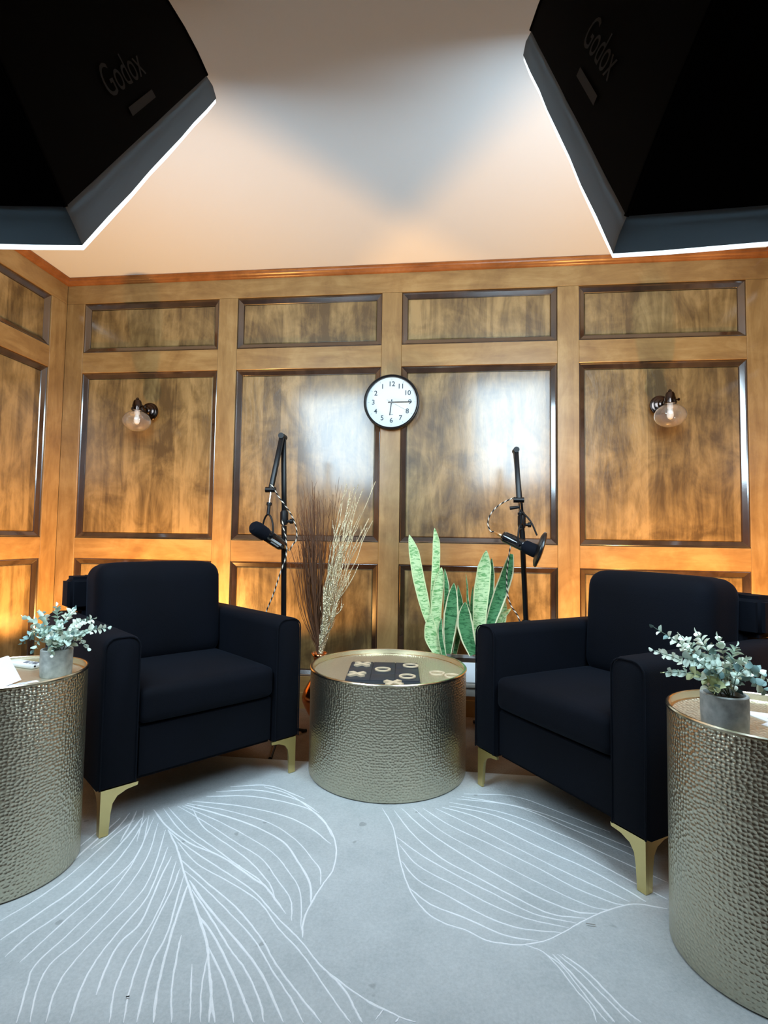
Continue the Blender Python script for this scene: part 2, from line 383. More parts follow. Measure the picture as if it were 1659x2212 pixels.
# ------------------------------------------------------------------ rug
RX0, RX1, RY0, RY1, RT = -1.75, 1.30, -.75, 2.20, .009
rug = empty('area_rug', ((RX0+RX1)/2, (RY0+RY1)/2, 0), label='pale grey area rug with white carved leaf vein lines, under the chairs and drum tables', cat='rug')
rc = Vector(rug.location)
b = MB(); b.box((0, 0, RT/2+.0005), (RX1-RX0, RY1-RY0, RT), .003); b.build('pile', M['rug'], rug)
b = MB()
for sx in (-1, 1): b.tube([(sx*(RX1-RX0)/2, y, .005) for y in (-(RY1-RY0)/2, (RY1-RY0)/2)], .0048, 8)
for sy in (-1, 1): b.tube([(x, sy*(RY1-RY0)/2, .005) for x in (-(RX1-RX0)/2, (RX1-RX0)/2)], .0048, 8)
b.build('bound_edge', M['rug'], rug)
LA = [[(560,140),(480,200),(300,360),(150,470),(0,560)],[(590,130),(510,230),(340,400),(160,530),(0,640)],[(610,130),(520,270),(400,400),(250,530),(120,620),(20,710)],
[(640,130),(560,300),(420,430),(280,550),(150,670),(80,735)],[(620,120),(590,250),(480,420),(300,600),(150,740),(110,840),(70,985)],[(660,150),(610,300),(500,460),(350,620),(210,740),(150,860),(125,985)],
[(690,180),(640,340),(580,450),(430,600),(300,740),(230,850),(190,985)],[(700,250),(650,380),(600,480),(480,620),(390,740),(330,860),(290,985)],[(715,290),(660,400),(590,560),(500,650),(440,760),(400,870)],
[(735,310),(690,450),(620,590),(540,700),(480,840),(455,985)],[(750,340),(720,420),(650,560),(590,700),(540,850),(515,985)],[(765,370),(700,600),(640,720),(600,850),(570,985)],[(785,400),(730,560),(680,740),(650,880),(640,985)],
[(755,620),(735,720),(715,850),(715,985)],[(825,540),(860,650),(870,750),(880,870),(895,985)],[(865,700),(840,840),(835,985)],[(800,740),(795,870),(790,985)],[(870,750),(880,850),(870,985)],
[(700,180),(735,250),(765,350),(795,440),(825,530),(860,640),(870,720)],[(700,180),(780,250),(900,330),(1050,430),(1150,540),(1250,640),(1330,740),(1400,800),(1540,900),(1659,955)],
[(740,230),(820,320),(960,400),(1080,480),(1160,590),(1260,700),(1350,830),(1420,930),(1460,985)],[(750,300),(850,390),(980,500),(1080,620),(1150,740),(1240,860),(1340,985)],
[(770,350),(870,440),(960,530),(1060,640),(1130,760),(1210,880),(1265,985)],[(790,390),(850,480),(950,600),(1050,720),(1110,820),(1180,985)],[(800,430),(880,550),(960,680),(1020,760),(1080,890),(1100,985)],
[(825,530),(900,640),(980,800),(1020,900),(1055,985)],[(870,670),(930,800),(960,900),(975,985)],[(1330,740),(1430,840),(1480,930),(1510,985)],
[(1100,0),(1200,30),(1290,90),(1370,170),(1400,250),(1390,340),(1350,400),(1300,480),(1265,560),(1260,630)],[(860,40),(1050,40),(1250,80),(1340,130),(1385,210)],[(800,60),(1000,80),(1180,120),(1290,170),(1380,240)],
[(780,70),(950,100),(1120,150),(1230,220),(1300,300),(1335,350),(1335,410)],[(770,75),(900,110),(1050,160),(1180,230),(1240,310),(1290,400),(1295,490)],[(760,80),(880,130),(1000,190),(1130,270),(1200,350),(1250,440),(1255,600)],
[(740,80),(860,150),(980,230),(1090,300),(1150,380),(1210,470),(1215,560)],[(800,90),(850,170),(960,250),(1040,310),(1120,400),(1145,460)],[(700,85),(790,180),(900,260),(980,320),(1070,380),(1110,420)],
[(680,90),(760,190),(880,270),(1000,330)],[(640,95),(700,170),(800,240),(920,290),(1060,385),(1110,420),(1190,530)],[(900,20),(1080,15),(1240,55),(1330,110)],[(960,0),(1120,-5),(1270,50)],[(600,95),(590,150),(570,230)],[(570,100),(540,160),(500,230)],[(540,110),(480,180),(380,260)],[(500,130),(380,240),(250,350),(100,440)],[(440,160),(330,250),(180,370)]]
LB = [[(50,90),(95,170),(120,290),(160,420),(230,520),(310,570),(400,600),(480,640),(560,655),(640,660),(740,640),(820,600),(890,560),(980,520),(1100,490),(1240,510)],
[(640,660),(720,690),(790,760),(860,850),(920,920),(945,985)],[(720,690),(800,750),(880,850),(950,940),(990,985)],[(760,700),(840,780),(930,880),(1000,960),(1020,985)],[(780,700),(880,780),(960,860),(1030,930),(1085,985)],[(800,700),(900,770),(980,850),(1060,930),(1130,985)],
[(160,420),(250,490),(400,550),(560,620),(700,645)],[(130,310),(200,390),(330,460),(480,540),(620,590),(800,610)],[(120,240),(200,330),(350,410),(500,490),(650,550),(830,590)],[(110,210),(220,290),(380,380),(520,450),(680,530),(860,570)],
[(100,100),(180,200),(300,300),(450,380),(600,460),(750,530),(900,550)],[(130,90),(230,180),(380,280),(550,380),(700,460),(850,520),(950,530)],[(180,90),(290,180),(430,260),(600,350),(780,440),(920,500),(1000,515)],
[(220,90),(330,160),(500,240),(700,340),(850,420),(1000,480),(1060,495)],[(270,90),(400,150),(600,250),(800,350),(950,420),(1080,480)],[(300,85),(450,130),(700,250),(900,340),(1050,420),(1150,480)],
[(330,80),(520,120),(750,220),(950,320),(1100,400),(1240,470)],[(330,65),(560,110),(800,200),(1000,290),(1240,400)],[(360,50),(600,80),(850,180),(1100,290)],[(380,40),(650,90),(900,180),(1100,260)],[(390,30),(600,40),(800,110),(1000,190)],
[(-40,880),(0,900),(60,930),(130,965),(190,985)],[(55,930),(20,975)],[(120,965),(105,985)]]
b = MB(); rr_ = random.Random(3)
for fam, ox, oy, s in ((LA, 0, 1700, 1.929), (LB, 800, 1700, 1.931)):
    for pl in fam:
        pts = crom([(*[flo(ox+x/s, oy+y/s, RT)[k]-rc[k] for k in (0, 1)], 0) for x, y in pl], 6)
        wd = rr_.uniform(.0020, .0034) if fam is LA else rr_.uniform(.0017, .0026); zz_ = b_i = len(b.v)*2e-8
        rows = []
        for i, p in enumerate(pts):
            t = (pts[min(i+1, len(pts)-1)]-pts[max(i-1, 0)]).normalized(); nn = Vector((-t.y, t.x, 0))
            e = min(1, .35+min(i, len(pts)-1-i)/3)*wd*rr_.uniform(.85, 1.15)
            jj = nn*rr_.uniform(-.0006, .0006)
            rows.append([p+jj-nn*e+Vector((0, 0, RT)), p+jj-nn*e*.6+Vector((0, 0, RT+.0014+zz_)), p+jj+nn*e*.6+Vector((0, 0, RT+.0014+zz_)), p+jj+nn*e+Vector((0, 0, RT))])
        b.grid(rows)
tag(b.build('vein_line_pattern', M['rugline'], rug), 'raised white vein lines', kind='stuff')
ZR = RT+.0020

# ------------------------------------------------------------------ armchairs
CW, CD, ZB, ZA = .726, .78, .148, .612
def make_chair():
    V = M['velvet']; r = empty('armchair', (0, 0, 0))
    def bx(nm, x0, x1, y0, y1, z0, z1, bv, seg=3, dome=0, rot=0, par=r):
        bm = bmesh.new(); bmesh.ops.create_cube(bm, size=1)
        sx, sy, sz = x1-x0, y1-y0, z1-z0
        for v in bm.verts: v.co = Vector((v.co.x*sx, v.co.y*sy, v.co.z*sz))
        if dome:
            bmesh.ops.subdivide_edges(bm, edges=list(bm.edges), cuts=15, use_grid_fill=True)
            hs = (sx/2, sy/2, sz/2)
            for v in bm.verts:
                # crowd the grid to the edges, then round the box
                q = Vector([math.sin(v.co[k]/hs[k]*math.pi/2)*hs[k] for k in range(3)])
                c = Vector([max(-hs[k]+bv, min(hs[k]-bv, q[k])) for k in range(3)]); d = q-c
                if d.length > 1e-9: q = c+d.normalized()*bv
                x, y, z = q.x/hs[0], q.y/hs[1], q.z/hs[2]; fx, fy, fz = 1-min(1, x*x), 1-min(1, y*y), 1-min(1, z*z)
                if sy < .25: q.y += dome*fx*fz*y; q.z += dome*.4*fx*z
                if sz < .25: q.z += dome*fx*fy*z; q.y += dome*.7*fx*fz*min(0, y)
                v.co = q
        else: bmesh.ops.bevel(bm, geom=list(bm.edges), offset=bv, segments=seg, affect='EDGES')
        b = MB(); b.addbm(bm, Matrix.Translation(((x0+x1)/2, (y0+y1)/2, (z0+z1)/2)) @ Matrix.Rotation(rot, 4, 'X')); bm.free()
        return b.build(nm, V, par, smooth='all' if dome else True)
    h = CW/2; a = .112
    for sg in (-1, 1):
        x0, x1 = (-h, -h+a) if sg < 0 else (h-a, h)
        # arm: side slab with rounded top
        b = MB(); rad = .022
        def arm_sec(i, y):
            x0_, x1_ = x0+i, x1-i; zt = ZA-i; zb = ZB+i; rr = .034
            P_ = [(x0_, y, zb), (x0_, y, zt-rr)]
            P_ += [(x0_+rr-rr*math.cos(t*math.pi/8), y, zt-rr+rr*math.sin(t*math.pi/8)) for t in range(1, 5)]
            P_ += [(x1_-rr+rr*math.sin(t*math.pi/8), y, zt-rr+rr*math.cos(t*math.pi/8)) for t in range(0, 4)]
            P_ += [(x1_, y, zt-rr), (x1_, y, zb)]
            return P_
        secs = [(rad, 0), (rad*.3, rad*.3), (0, rad), (0, CD-rad), (rad*.3, CD-rad*.3), (rad, CD)]
        rows = [arm_sec(i, y) for i, y in secs]
        b.grid(rows, True); n = len(rows[0]); b.cap(0, n, True); b.cap(n*5, n)
        arm = b.build('arm', V, r)
        # piping seam round the arm front
        pl = [Vector(p)+Vector((0, .001, 0)) for p in arm_sec(.004, .004)]
        b = MB(); b.tube(pl, .0028, 6); b.build('piping', V, arm)
    bx('seat_base', -h+a-.002, h-a+.002, .022, CD-.14, ZB, .323, .012)
    bx('seat_cushion', -h+a+.002, h-a-.002, .006, .50, .320, .436, .028, dome=.010)
    bx('back_frame', -h+a-.002, h-a+.002, CD-.118, CD-.002, ZB, .757, .022)
    bx('back_frame_top', -h+.052, h-.052, CD-.116, CD-.0035, ZA+.003, .755, .020)
    bx('back_cushion', -h+a-.006, h-a+.006, .455, .668, .408, .812, .062, dome=.016, rot=R_(-4))
    # L-section metal legs with a concave gusset
    prof = [(0, 0), (0, -ZB+ZR), (.026, -ZB+ZR), (.030, -.075), (.035, -.045), (.048, -.026), (.076, -.014), (.108, -.010), (.110, 0)]
    for sx in (-1, 1):
        for sy in (0, 1):
            cx = sx*(h-.010); cy = .012 if sy == 0 else CD-.012
            b = MB(); g = -sx; q = 1 if sy == 0 else -1
            b.prism(prof, lambda x, z, d: (cx+g*x, cy+q*d, ZB+z), 0, .009)
            p2 = [(x+.0095 if x < .01 else x, z) for x, z in prof]
            b.prism([(.0095, 0), (.0095, -ZB+ZR)]+prof[2:], lambda x, z, d: (cx+g*d, cy+q*x, ZB+z), 0, .009)
            b.build('leg', M['leg_gold'], r, smooth=False)
    return r
A1 = Vector((-1.026, 1.542, 0)); dL = Vector((math.cos(R_(50.04)), math.sin(R_(50.04)), 0))
ch = make_chair()
def place_chair(o, c, ang, label):
    o.location = c; o.rotation_euler = (0, 0, ang); tag(o, label, 'armchair', 'black armchairs facing the drum table')
place_chair(ch, A1+dL*CW/2, R_(50.04), 'black velvet armchair with gold legs, left of the coffee table, next to the copper vase')
ch2 = empty('armchair', (0, 0, 0))
for k in list(ch.children):
    c = inst(k, ch2)
    for g in list(k.children): inst(g, c)
A2 = Vector((.526, 1.495, 0)); dR = Vector((math.cos(R_(124.19)), math.sin(R_(124.19)), 0))
place_chair(ch2, A2+dR*CW/2, R_(124.19-180), 'black velvet armchair with gold legs, right of the coffee table, before the snake plant')

# ------------------------------------------------------------------ drum tables
def drum(name, c, r, h, mside, label, rim, zb, tray=.022, group=None):
    t = empty(name, (c[0], c[1], zb), label=label, cat='table', group=group); H = h-zb
    b = MB(); b.lathe([(r-.004, 0), (r-.001, .003), (r-.001, H-.012), (r-.0015, H-.009)], seg=128, capb=True, capt=False); b.build('drum_side', mside, t)
    b = MB(); ri = r-rim
    b.lathe([(r-.001, H-.009), (r+.0015, H-.007), (r+.0015, H-.003), (r-.001, H), (ri+.002, H), (ri, H-.002), (ri-.001, H-tray+.004), (ri-.006, H-tray+.002)], seg=128, capb=False, capt=False)
    b.build('rim', M['gold_rim'], t)
    b = MB(); b.lathe([(ri-.005, H-tray+.002), (ri-.010, H-tray), (ri*.6, H-tray), (ri*.25, H-tray), (.0001, H-tray)], seg=96, capb=False); b.build('tray_top', M['ham_top'], t)
    return H-tray+zb
CT = (-.223, 2.205, .316, .417)
ZCT = drum('coffee_table', CT[:2], CT[2], CT[3], M['ham_coffee'], 'low hammered gold drum coffee table between the two armchairs', .010, ZR)
TL_ = (-1.213, 1.397, .196, .543); TR_ = (.722, 1.328, .193, .546)
ZTL = drum('side_table', TL_[:2], TL_[2], TL_[3], M['ham_side'], 'tall hammered gold drum side table at the left edge, beside the left armchair', .006, ZR, group='tall gold drum side tables')
ZTR = drum('side_table', TR_[:2], TR_[2], TR_[3], M['ham_side'], 'tall hammered gold drum side table at the right edge, beside the right armchair', .006, ZR, group='tall gold drum side tables')

# ------------------------------------------------------------------ game board
bc = (flo(762.7, 1428, .41)+flo(906, 1431.8, .41)+flo(740.5, 1469.4, .41)+flo(905, 1476, .41))/4
ba = math.atan2(.02, .278)+.01
gb = empty('game_board', (bc.x, bc.y, ZCT), ba, 'dark square noughts and crosses board lying on the coffee table', 'game board')
b = MB(); b.box((0, 0, .007), (.278, .296, .014), .002); b.build('base_slab', M['slate'], gb)
for i in range(3):
    for j in range(3):
        b = MB(); b.box(((i-1)*.091, (j-1)*.097, .0150), (.088, .094, .004), .0012); b.build('square_tile', M['slate'], gb)
ZG = ZCT+.0173
def ring_piece(x, y, z, label, loose=False):
    b = MB(); n = 40; R0, R1 = .0225, .032
    pr = [(R0, .001), (R0, .005), (R0+.001, .006), (R1-.001, .006), (R1, .005), (R1, .001), (R1-.001, 0), (R0+.001, 0), (R0, .001)]
    b.lathe(pr, seg=n, capb=False, capt=False); o = b.build('ring_piece', M['woodpiece']); o.location = (x, y, z)
    tag(o, label, 'game piece', 'wooden noughts')
def cross_piece(x, y, z, a, label):
    b = MB(); poly = []; w_ = .0090; l = .037
    for k in range(4):
        t = math.pi/4+k*math.pi/2; d = Vector((math.cos(t), math.sin(t))); n = Vector((-d.y, d.x))
        for q in (d*l-n*w_*1.15, d*l+n*w_*1.15): poly.append(tuple(q))
        t2 = t+math.pi/4; poly.append((math.cos(t2)*w_*1.25, math.sin(t2)*w_*1.25))
    b.prism(poly, lambda x_, y_, d: (x_, y_, d), 0, .007)
    o = b.build('cross_piece', M['woodpiece'], smooth=False); o.location = (x, y, z); o.rotation_euler = (0, 0, a); tag(o, label, 'game piece', 'wooden crosses')
def bp(px_, py_, z): p = flo(px_, py_, z); return p.x, p.y
cross_piece(*bp(783, 1434, ZG+.005), ZG, .05, 'pale wooden cross on the back left square of the game board')
cross_piece(*bp(771, 1455, ZG+.005), ZG, .0, 'pale wooden cross on the middle left square of the game board')
cross_piece(*bp(850, 1474, ZG+.005), ZG, .25, 'pale wooden cross at the front edge of the game board, partly hidden by the rim')
ring_piece(*bp(827, 1442, ZG+.01), ZG, 'wooden ring near the centre of the game board')
ring_piece(*bp(887, 1434, ZG+.01), ZG, 'wooden ring on the back right corner of the game board')
ring_piece(*bp(880, 1457, ZG+.01), ZG, 'wooden ring on the middle right square of the game board')
ring_piece(*bp(944, 1450, ZCT+.01), ZCT, 'loose wooden ring on the table top, closer to the game board')
ring_piece(*bp(977, 1456, ZCT+.01), ZCT, 'loose wooden ring on the table top, closer to the right rim')

# ------------------------------------------------------------------ things on the side tables
def poly_slab(name, pts, z0, z1, m, label=None, cat=None, parent=None):
    c = sum((Vector((p[0], p[1], 0)) for p in pts), Vector())/len(pts)
    b = MB(); b.prism([(p[0]-c.x, p[1]-c.y) for p in pts], lambda x, y, d: (x, y, d), 0, z1-z0)
    o = b.build(name, m, parent, smooth=False); o.location = (c.x, c.y, z0); tag(o, label, cat); return o, c
# handheld white device with grey marks
dv = empty('remote_control', (-1.278, 1.527, ZTL), R_(-15), 'flat white handheld remote with grey marks lying on the left side table', 'remote')
b = MB(); b.box((0, 0, .007), (.125, .042, .014), .006, seg=3); b.build('case', M['white'], dv)
for i, w_ in enumerate((.010, .004, .004, .012)):
    b = MB(); b.box((.012+i*.013, 0, .0146), (w_, .022, .0012), .0005, Matrix.Rotation(.5*(i in (0, 3)), 3, 'Z')); b.build('printed_mark', M['ink'], dv)
b = MB(); b.lathe([(.003, 0), (.003, .0015)], (.0618, -.010, .008), 12, axis=(1, 0, 0)); b.build('port', M['black_matte'], dv)
# standing folded card
tc_ = empty('folded_card', (-1.187, 1.325, ZTL), R_(8), 'white folded card standing up at the left edge of the left side table', 'card')
for sg in (-1, 1):
    b = MB(); b.box((sg*.020, 0, .036), (.0015, .085, .075), 0, Matrix.Rotation(-sg*R_(30), 3, 'Y')); b.build('card_flap', M['paper'], tc_, smooth=False)
pp = empty('printed_leaflet', (-1.122, 1.340, ZTL), R_(60), 'small white printed leaflet lying by the rim in front of the left grey pot', 'leaflet')
b = MB(); b.box((0, 0, .001), (.078, .036, .0018)); b.build('sheet', M['paper'], pp, smooth=False)
for k in range(4):
    b = MB(); b.box((-.004+.004*(k % 2), -.012+k*.008, .0022), (.052-.010*(k % 3), .0018, .0003)); b.build('printed_line', M['ink'], pp, smooth=False)
a0 = flo(1592, 1531, ZTR+.004); a1 = flo(1654, 1555, ZTR+.004)
e1 = (a1-a0).normalized(); e2 = Vector((-e1.y, e1.x, 0)); 
pw = empty('paper_card', (a0.x, a0.y, ZTR), math.atan2(e1.y, e1.x), 'white paper card lying on the right side table beside the grey pot', 'card')
b = MB(); b.prism([(0, 0), (.092, 0), (.15, .03), (.06, .085)], lambda x, y, d: (x, y, d), .0004, .0022); b.build('upper_sheet', M['paper'], pw, smooth=False)
b = MB(); b.prism([(.086, .004), (.100, -.030), (.15, -.012), (.146, .026)], lambda x, y, d: (x, y, d), .0003, .0018); b.build('lower_sheet', M['paper'], pw, smooth=False)
for k in range(3):
    b = MB(); b.box((.075+.012*k, .022+.006*k, .0026), (.018, .0014, .0003), 0, Matrix.Rotation(.5, 3, 'Z')); b.build('printed_line', M['ink'], pw, smooth=False)

# ------------------------------------------------------------------ eucalyptus in concrete pots
def leaf_mesh(name, m):
    b = MB(); n = 7; rows = []
    for i in range(5):
        v_ = i/4; wd = math.sin(math.pi*min(1, .08+v_*.92))**.6*.5*.85 if i < 4 else .02
        z = .16*math.sin(math.pi*v_)*.4
        rows.append([(-wd, v_, z+wd*.35), (0, v_, z), (wd, v_, z+wd*.35)])
    n0 = b.grid(rows)
    rows2 = [[(x, y, z-.03) for x, y, z in r] for r in rows]; b.grid(rows2[::-1])
    return b.mesh(name, m, 'all')
LM = [leaf_mesh('leaf', M[k]) for k in ('eleaf', 'eleaf2', 'eleaf3', 'eleaf4')]
def eucalyptus(c, z0, pr, ph, stems, label, rnd, potlabel=None):
    t = empty('eucalyptus_pot_plant', (c[0], c[1], z0), label=label, cat='potted plant', group='small eucalyptus plants on the side tables')
    o0 = Vector((c[0], c[1], z0)); b = MB()
    b.lathe([(pr*.93, 0), (pr*.97, .003), (pr, ph*.5), (pr, ph-.002), (pr-.002, ph), (pr-.006, ph), (pr-.008, ph-.004), (pr-.008, ph-.012)], seg=48, capt=False); b.build('pot', M['concrete'], t)
    b = MB(); b.lathe([(pr-.0085, ph-.016), (pr-.0085, ph-.011), (pr*.4, ph-.008), (.0001, ph-.007)], seg=24); b.build('soil', M['soil'], t)
    cnt = 0
    for (x, y, Y, kind) in stems:
        tip = at(x, y, Y)-o0; a = rnd.uniform(0, 6.28)
        p0 = Vector((math.cos(a)*pr*.35, math.sin(a)*pr*.35, ph-.012)); mid = p0.lerp(tip, .5)+Vector((0, 0, .022 if tip.z > ph+.02 else .045))
        pts = crom([p0, mid, tip], 7)
        b = MB(); b.tube(pts, [.0013-.0006*i/len(pts) for i in range(len(pts))], 5); b.build('stem', M['estem'], t)
        Ltot = sum((pts[i+1]-pts[i]).length for i in range(len(pts)-1)); n = min(max(5, int(Ltot/.0135)), int(285/len(stems)/2))
        for i in range(n+1):
            f_ = .16+.84*i/n; q = f_*(len(pts)-1); k = min(int(q), len(pts)-2); p = pts[k].lerp(pts[k+1], q-k); tg = (pts[k+1]-pts[k]).normalized()
            s = rnd.uniform(.0155, .0235)*(1.15-.4*f_)*(1.0 if i < n else .8)
            a0_ = rnd.uniform(0, 3.14)
            for sg in ((0, 1) if i < n else (0,)):
                if cnt >= 285: continue
                aa = a0_+sg*math.pi+rnd.uniform(-.3, .3)
                ref = tg.cross(Vector((0, 0, 1)) if abs(tg.z) < .9 else Vector((1, 0, 0))).normalized(); ref = Matrix.Rotation(aa, 3, tg) @ ref
                out = (ref*rnd.uniform(.8, 1.1)+tg*rnd.uniform(.3, .9)).normalized() if i < n else tg
                zz = (tg-out*tg.dot(out)); zz = zz.normalized() if zz.length > 1e-3 else ref
                xx = out.cross(zz).normalized(); zz = xx.cross(out)
                mi = kind if rnd.random() < .55 else rnd.choice((0, 0, 1, 3))
                lo = bpy.data.objects.new('leaf', LM[mi]); COL.objects.link(lo); lo.parent = t; cnt += 1
                lo.matrix_local = Matrix.Translation(p) @ Matrix((xx, out, zz)).transposed().to_4x4() @ Matrix.Diagonal((s*rnd.uniform(.8, 1.1), s, s, 1))
    return t
rn = random.Random(11)
PL = Vector((-1.108, 1.445, 0))
PRt = Vector((.602, 1.245, 0))
stL = [(52, 1332, 1.46, 0), (46, 1388, 1.44, 3), (88, 1322, 1.5, 0), (122, 1309, 1.46, 0), (160, 1314, 1.42, 1), (178, 1340, 1.40, 1), (202, 1336, 1.46, 1), (233, 1356, 1.42, 1), (190, 1400, 1.42, 1),
       (72, 1404, 1.42, 0), (112, 1414, 1.37, 1), (132, 1345, 1.40, 0), (172, 1368, 1.38, 0), (108, 1372, 1.36, 1), (85, 1355, 1.52, 3), (150, 1385, 1.36, 0), (66, 1362, 1.38, 0)]
eucalyptus((PL.x, PL.y), ZTL, .0415, .077, stL, 'small pale green eucalyptus in a grey concrete pot on the left side table', rn)
stR = [(1411, 1354, 1.20, 1), (1410, 1404, 1.18, 1), (1434, 1452, 1.15, 2), (1448, 1378, 1.22, 1), (1470, 1372, 1.2, 1), (1506, 1366, 1.22, 1), (1552, 1376, 1.24, 1), (1590, 1396, 1.27, 0), (1614, 1424, 1.23, 1),
       (1604, 1448, 1.18, 1), (1656, 1466, 1.34, 3), (1660, 1500, 1.30, 3), (1545, 1492, 1.14, 2), (1500, 1410, 1.15, 0), (1545, 1420, 1.16, 0), (1475, 1420, 1.14, 0), (1520, 1385, 1.3, 3)]
eucalyptus((PRt.x, PRt.y), ZTR, .0455, .083, stR, 'small pale green eucalyptus in a grey concrete pot on the right side table', rn)

# ------------------------------------------------------------------ wall clock
cc = at(845.5, 868.5, YW-.03); ck = empty('wall_clock', (cc.x, YW-.0005, cc.z), label='round black-rimmed wall clock with its hours running backwards, hung between two panels', cat='clock')
RC = .153
b = MB(); b.lathe([(RC-.004, .001), (RC, .006), (RC, .034), (RC-.003, .040), (RC-.007, .041), (RC-.013, .038), (RC-.0135, .024)], seg=96, axis=(0, -1, 0), capt=False); b.build('case', M['black'], ck)
b = MB(); b.lathe([(RC-.0137, .020), (RC-.0137, .0245)], seg=96, axis=(0, -1, 0)); b.build('dial', M['clockface'], ck)
yf = -.0250
def put_text(s, size, x, z, m, nm, parent, y=yf):
    me = text_mesh(s, size, .0002, bold=.0005); me.materials.clear(); me.materials.append(m)
    for v in me.vertices: v.co = Vector((v.co.x, -v.co.z, v.co.y))
    o = bpy.data.objects.new(nm, me); COL.objects.link(o); o.parent = parent; o.location = (x, y, z); return o
for hnum in range(1, 13):
    a = -hnum*math.pi/6
    put_text(str(hnum), .038, math.sin(a)*.101, math.cos(a)*.101, M['faceink'], 'numeral', ck)
    b = MB(); b.box((math.sin(a)*.127, yf+.0003, math.cos(a)*.127), (.0016, .0004, .009), 0, Matrix.Rotation(a, 3, 'Y')); b.build('hour_tick', M['thinink'], ck, smooth=False)
def hand(nm, ang, l0, l1, w0, m, y):
    b = MB(); Rm = Matrix.Rotation(R_(ang), 3, 'Y'); b.box(Rm @ Vector((0, 0, (l1-l0)/2)) + Vector((0, y, 0)), (w0, .001, l0+l1), .0003, Rm); b.build(nm, m, ck)
hand('hour_hand', 187, .016, .073, .0052, M['faceink'], -.0275); hand('minute_hand', 90, .019, .112, .0055, M['black'], -.0290); hand('second_hand', 119, .030, .095, .0011, M['thinink'], -.0303)
b = MB(); b.lathe([(.0045, 0), (.0045, .002)], (0, -.0302, 0), 16, axis=(0, -1, 0)); b.build('hub', M['chrome'], ck)
b = MB(); b.box((0, yf+.0003, -.068), (.020, .0004, .003)); b.build('maker_mark', M['thinink'], ck, smooth=False)

# ------------------------------------------------------------------ sconces
def sconce(c, label):
    yb = YW-.0195
    s = empty('wall_sconce', (c[0], yb, c[1]), label=label, cat='wall lamp', group='glass globe wall sconces')
    b = MB(); b.lathe([(.050, 0), (.052, .004), (.050, .010), (.045, .011), (.045, .017), (.040, .019), (.035, .020), (.035, .026), (.029, .029), (.022, .031), (.018, .040), (.010, .044)], seg=48, axis=(0, -1, 0)); b.build('backplate', M['bronze'], s)
    b = MB(); b.tube(crom([(0, -.035, 0), (0, -.085, .012), (0, -.128, .010)], 6), .0085, 14); b.build('arm', M['bronze'], s)
    b = MB(); b.lathe([(.010, .036), (.016, .034), (.021, .026), (.024, .010), (.026, .004), (.026, -.010), (.031, -.012), (.031, -.022), (.026, -.024)], (0, -.130, .0), 32); b.build('socket_cup', M['bronze'], s)
    b = MB(); b.lathe([(.006, .034), (.009, .040), (.006, .047), (.001, .050)], (0, -.130, .0), 16); b.build('finial', M['bronze'], s)
    b = MB(); b.lathe([(.0035, 0), (.0035, .016), (.007, .017), (.007, .024), (.002, .025)], (.020, -.130, .0-.002), 12, axis=(1, 0, 0)); b.build('thumb_screw', M['bronze'], s)
    # squat blown glass globe, open neck, real wall thickness
    zc = -.083; A_, B_ = .074, .058; op = []
    for i in range(22):
        t = math.pi-.02-(math.pi-.02-.36)*i/21; op.append((A_*math.sin(t), zc+B_*math.cos(t)))
    op.append((.0245, -.020))
    ip = [(max(r-.0018, .0001), z+(.0018 if z < zc else -.0010)) for r, z in op][::-1]
    b = MB(); b.lathe(op+ip, (0, -.130, 0), 48, capb=False, capt=False); g = b.build('glass_globe', M['glasspane'], s, smooth='all')
    b = MB(); b.lathe([(.0135, -.012), (.0135, -.045), (.012, -.047)], (0, -.130, 0), 24); b.build('lamp_holder', M['white'], s)
    b = MB(); b.lathe([(.011, -.047), (.012, -.055), (.016, -.070), (.016, -.085), (.011, -.098), (.002, -.103)], (0, -.130, 0), 24); b.build('bulb', M['bulb'], s)
    return s
M['bulb'] = mat('frosted_bulb', (.95, .93, .88), .2)
pL_ = at(318, 887, YW-.05); pR_ = at(1430, 873, YW-.05)
sconce((pL_.x, pL_.z), 'bronze wall sconce with clear glass globe on the panel above the left armchair')
sconce((pR_.x, pR_.z), 'bronze wall sconce with clear glass globe on the panel above the right armchair')

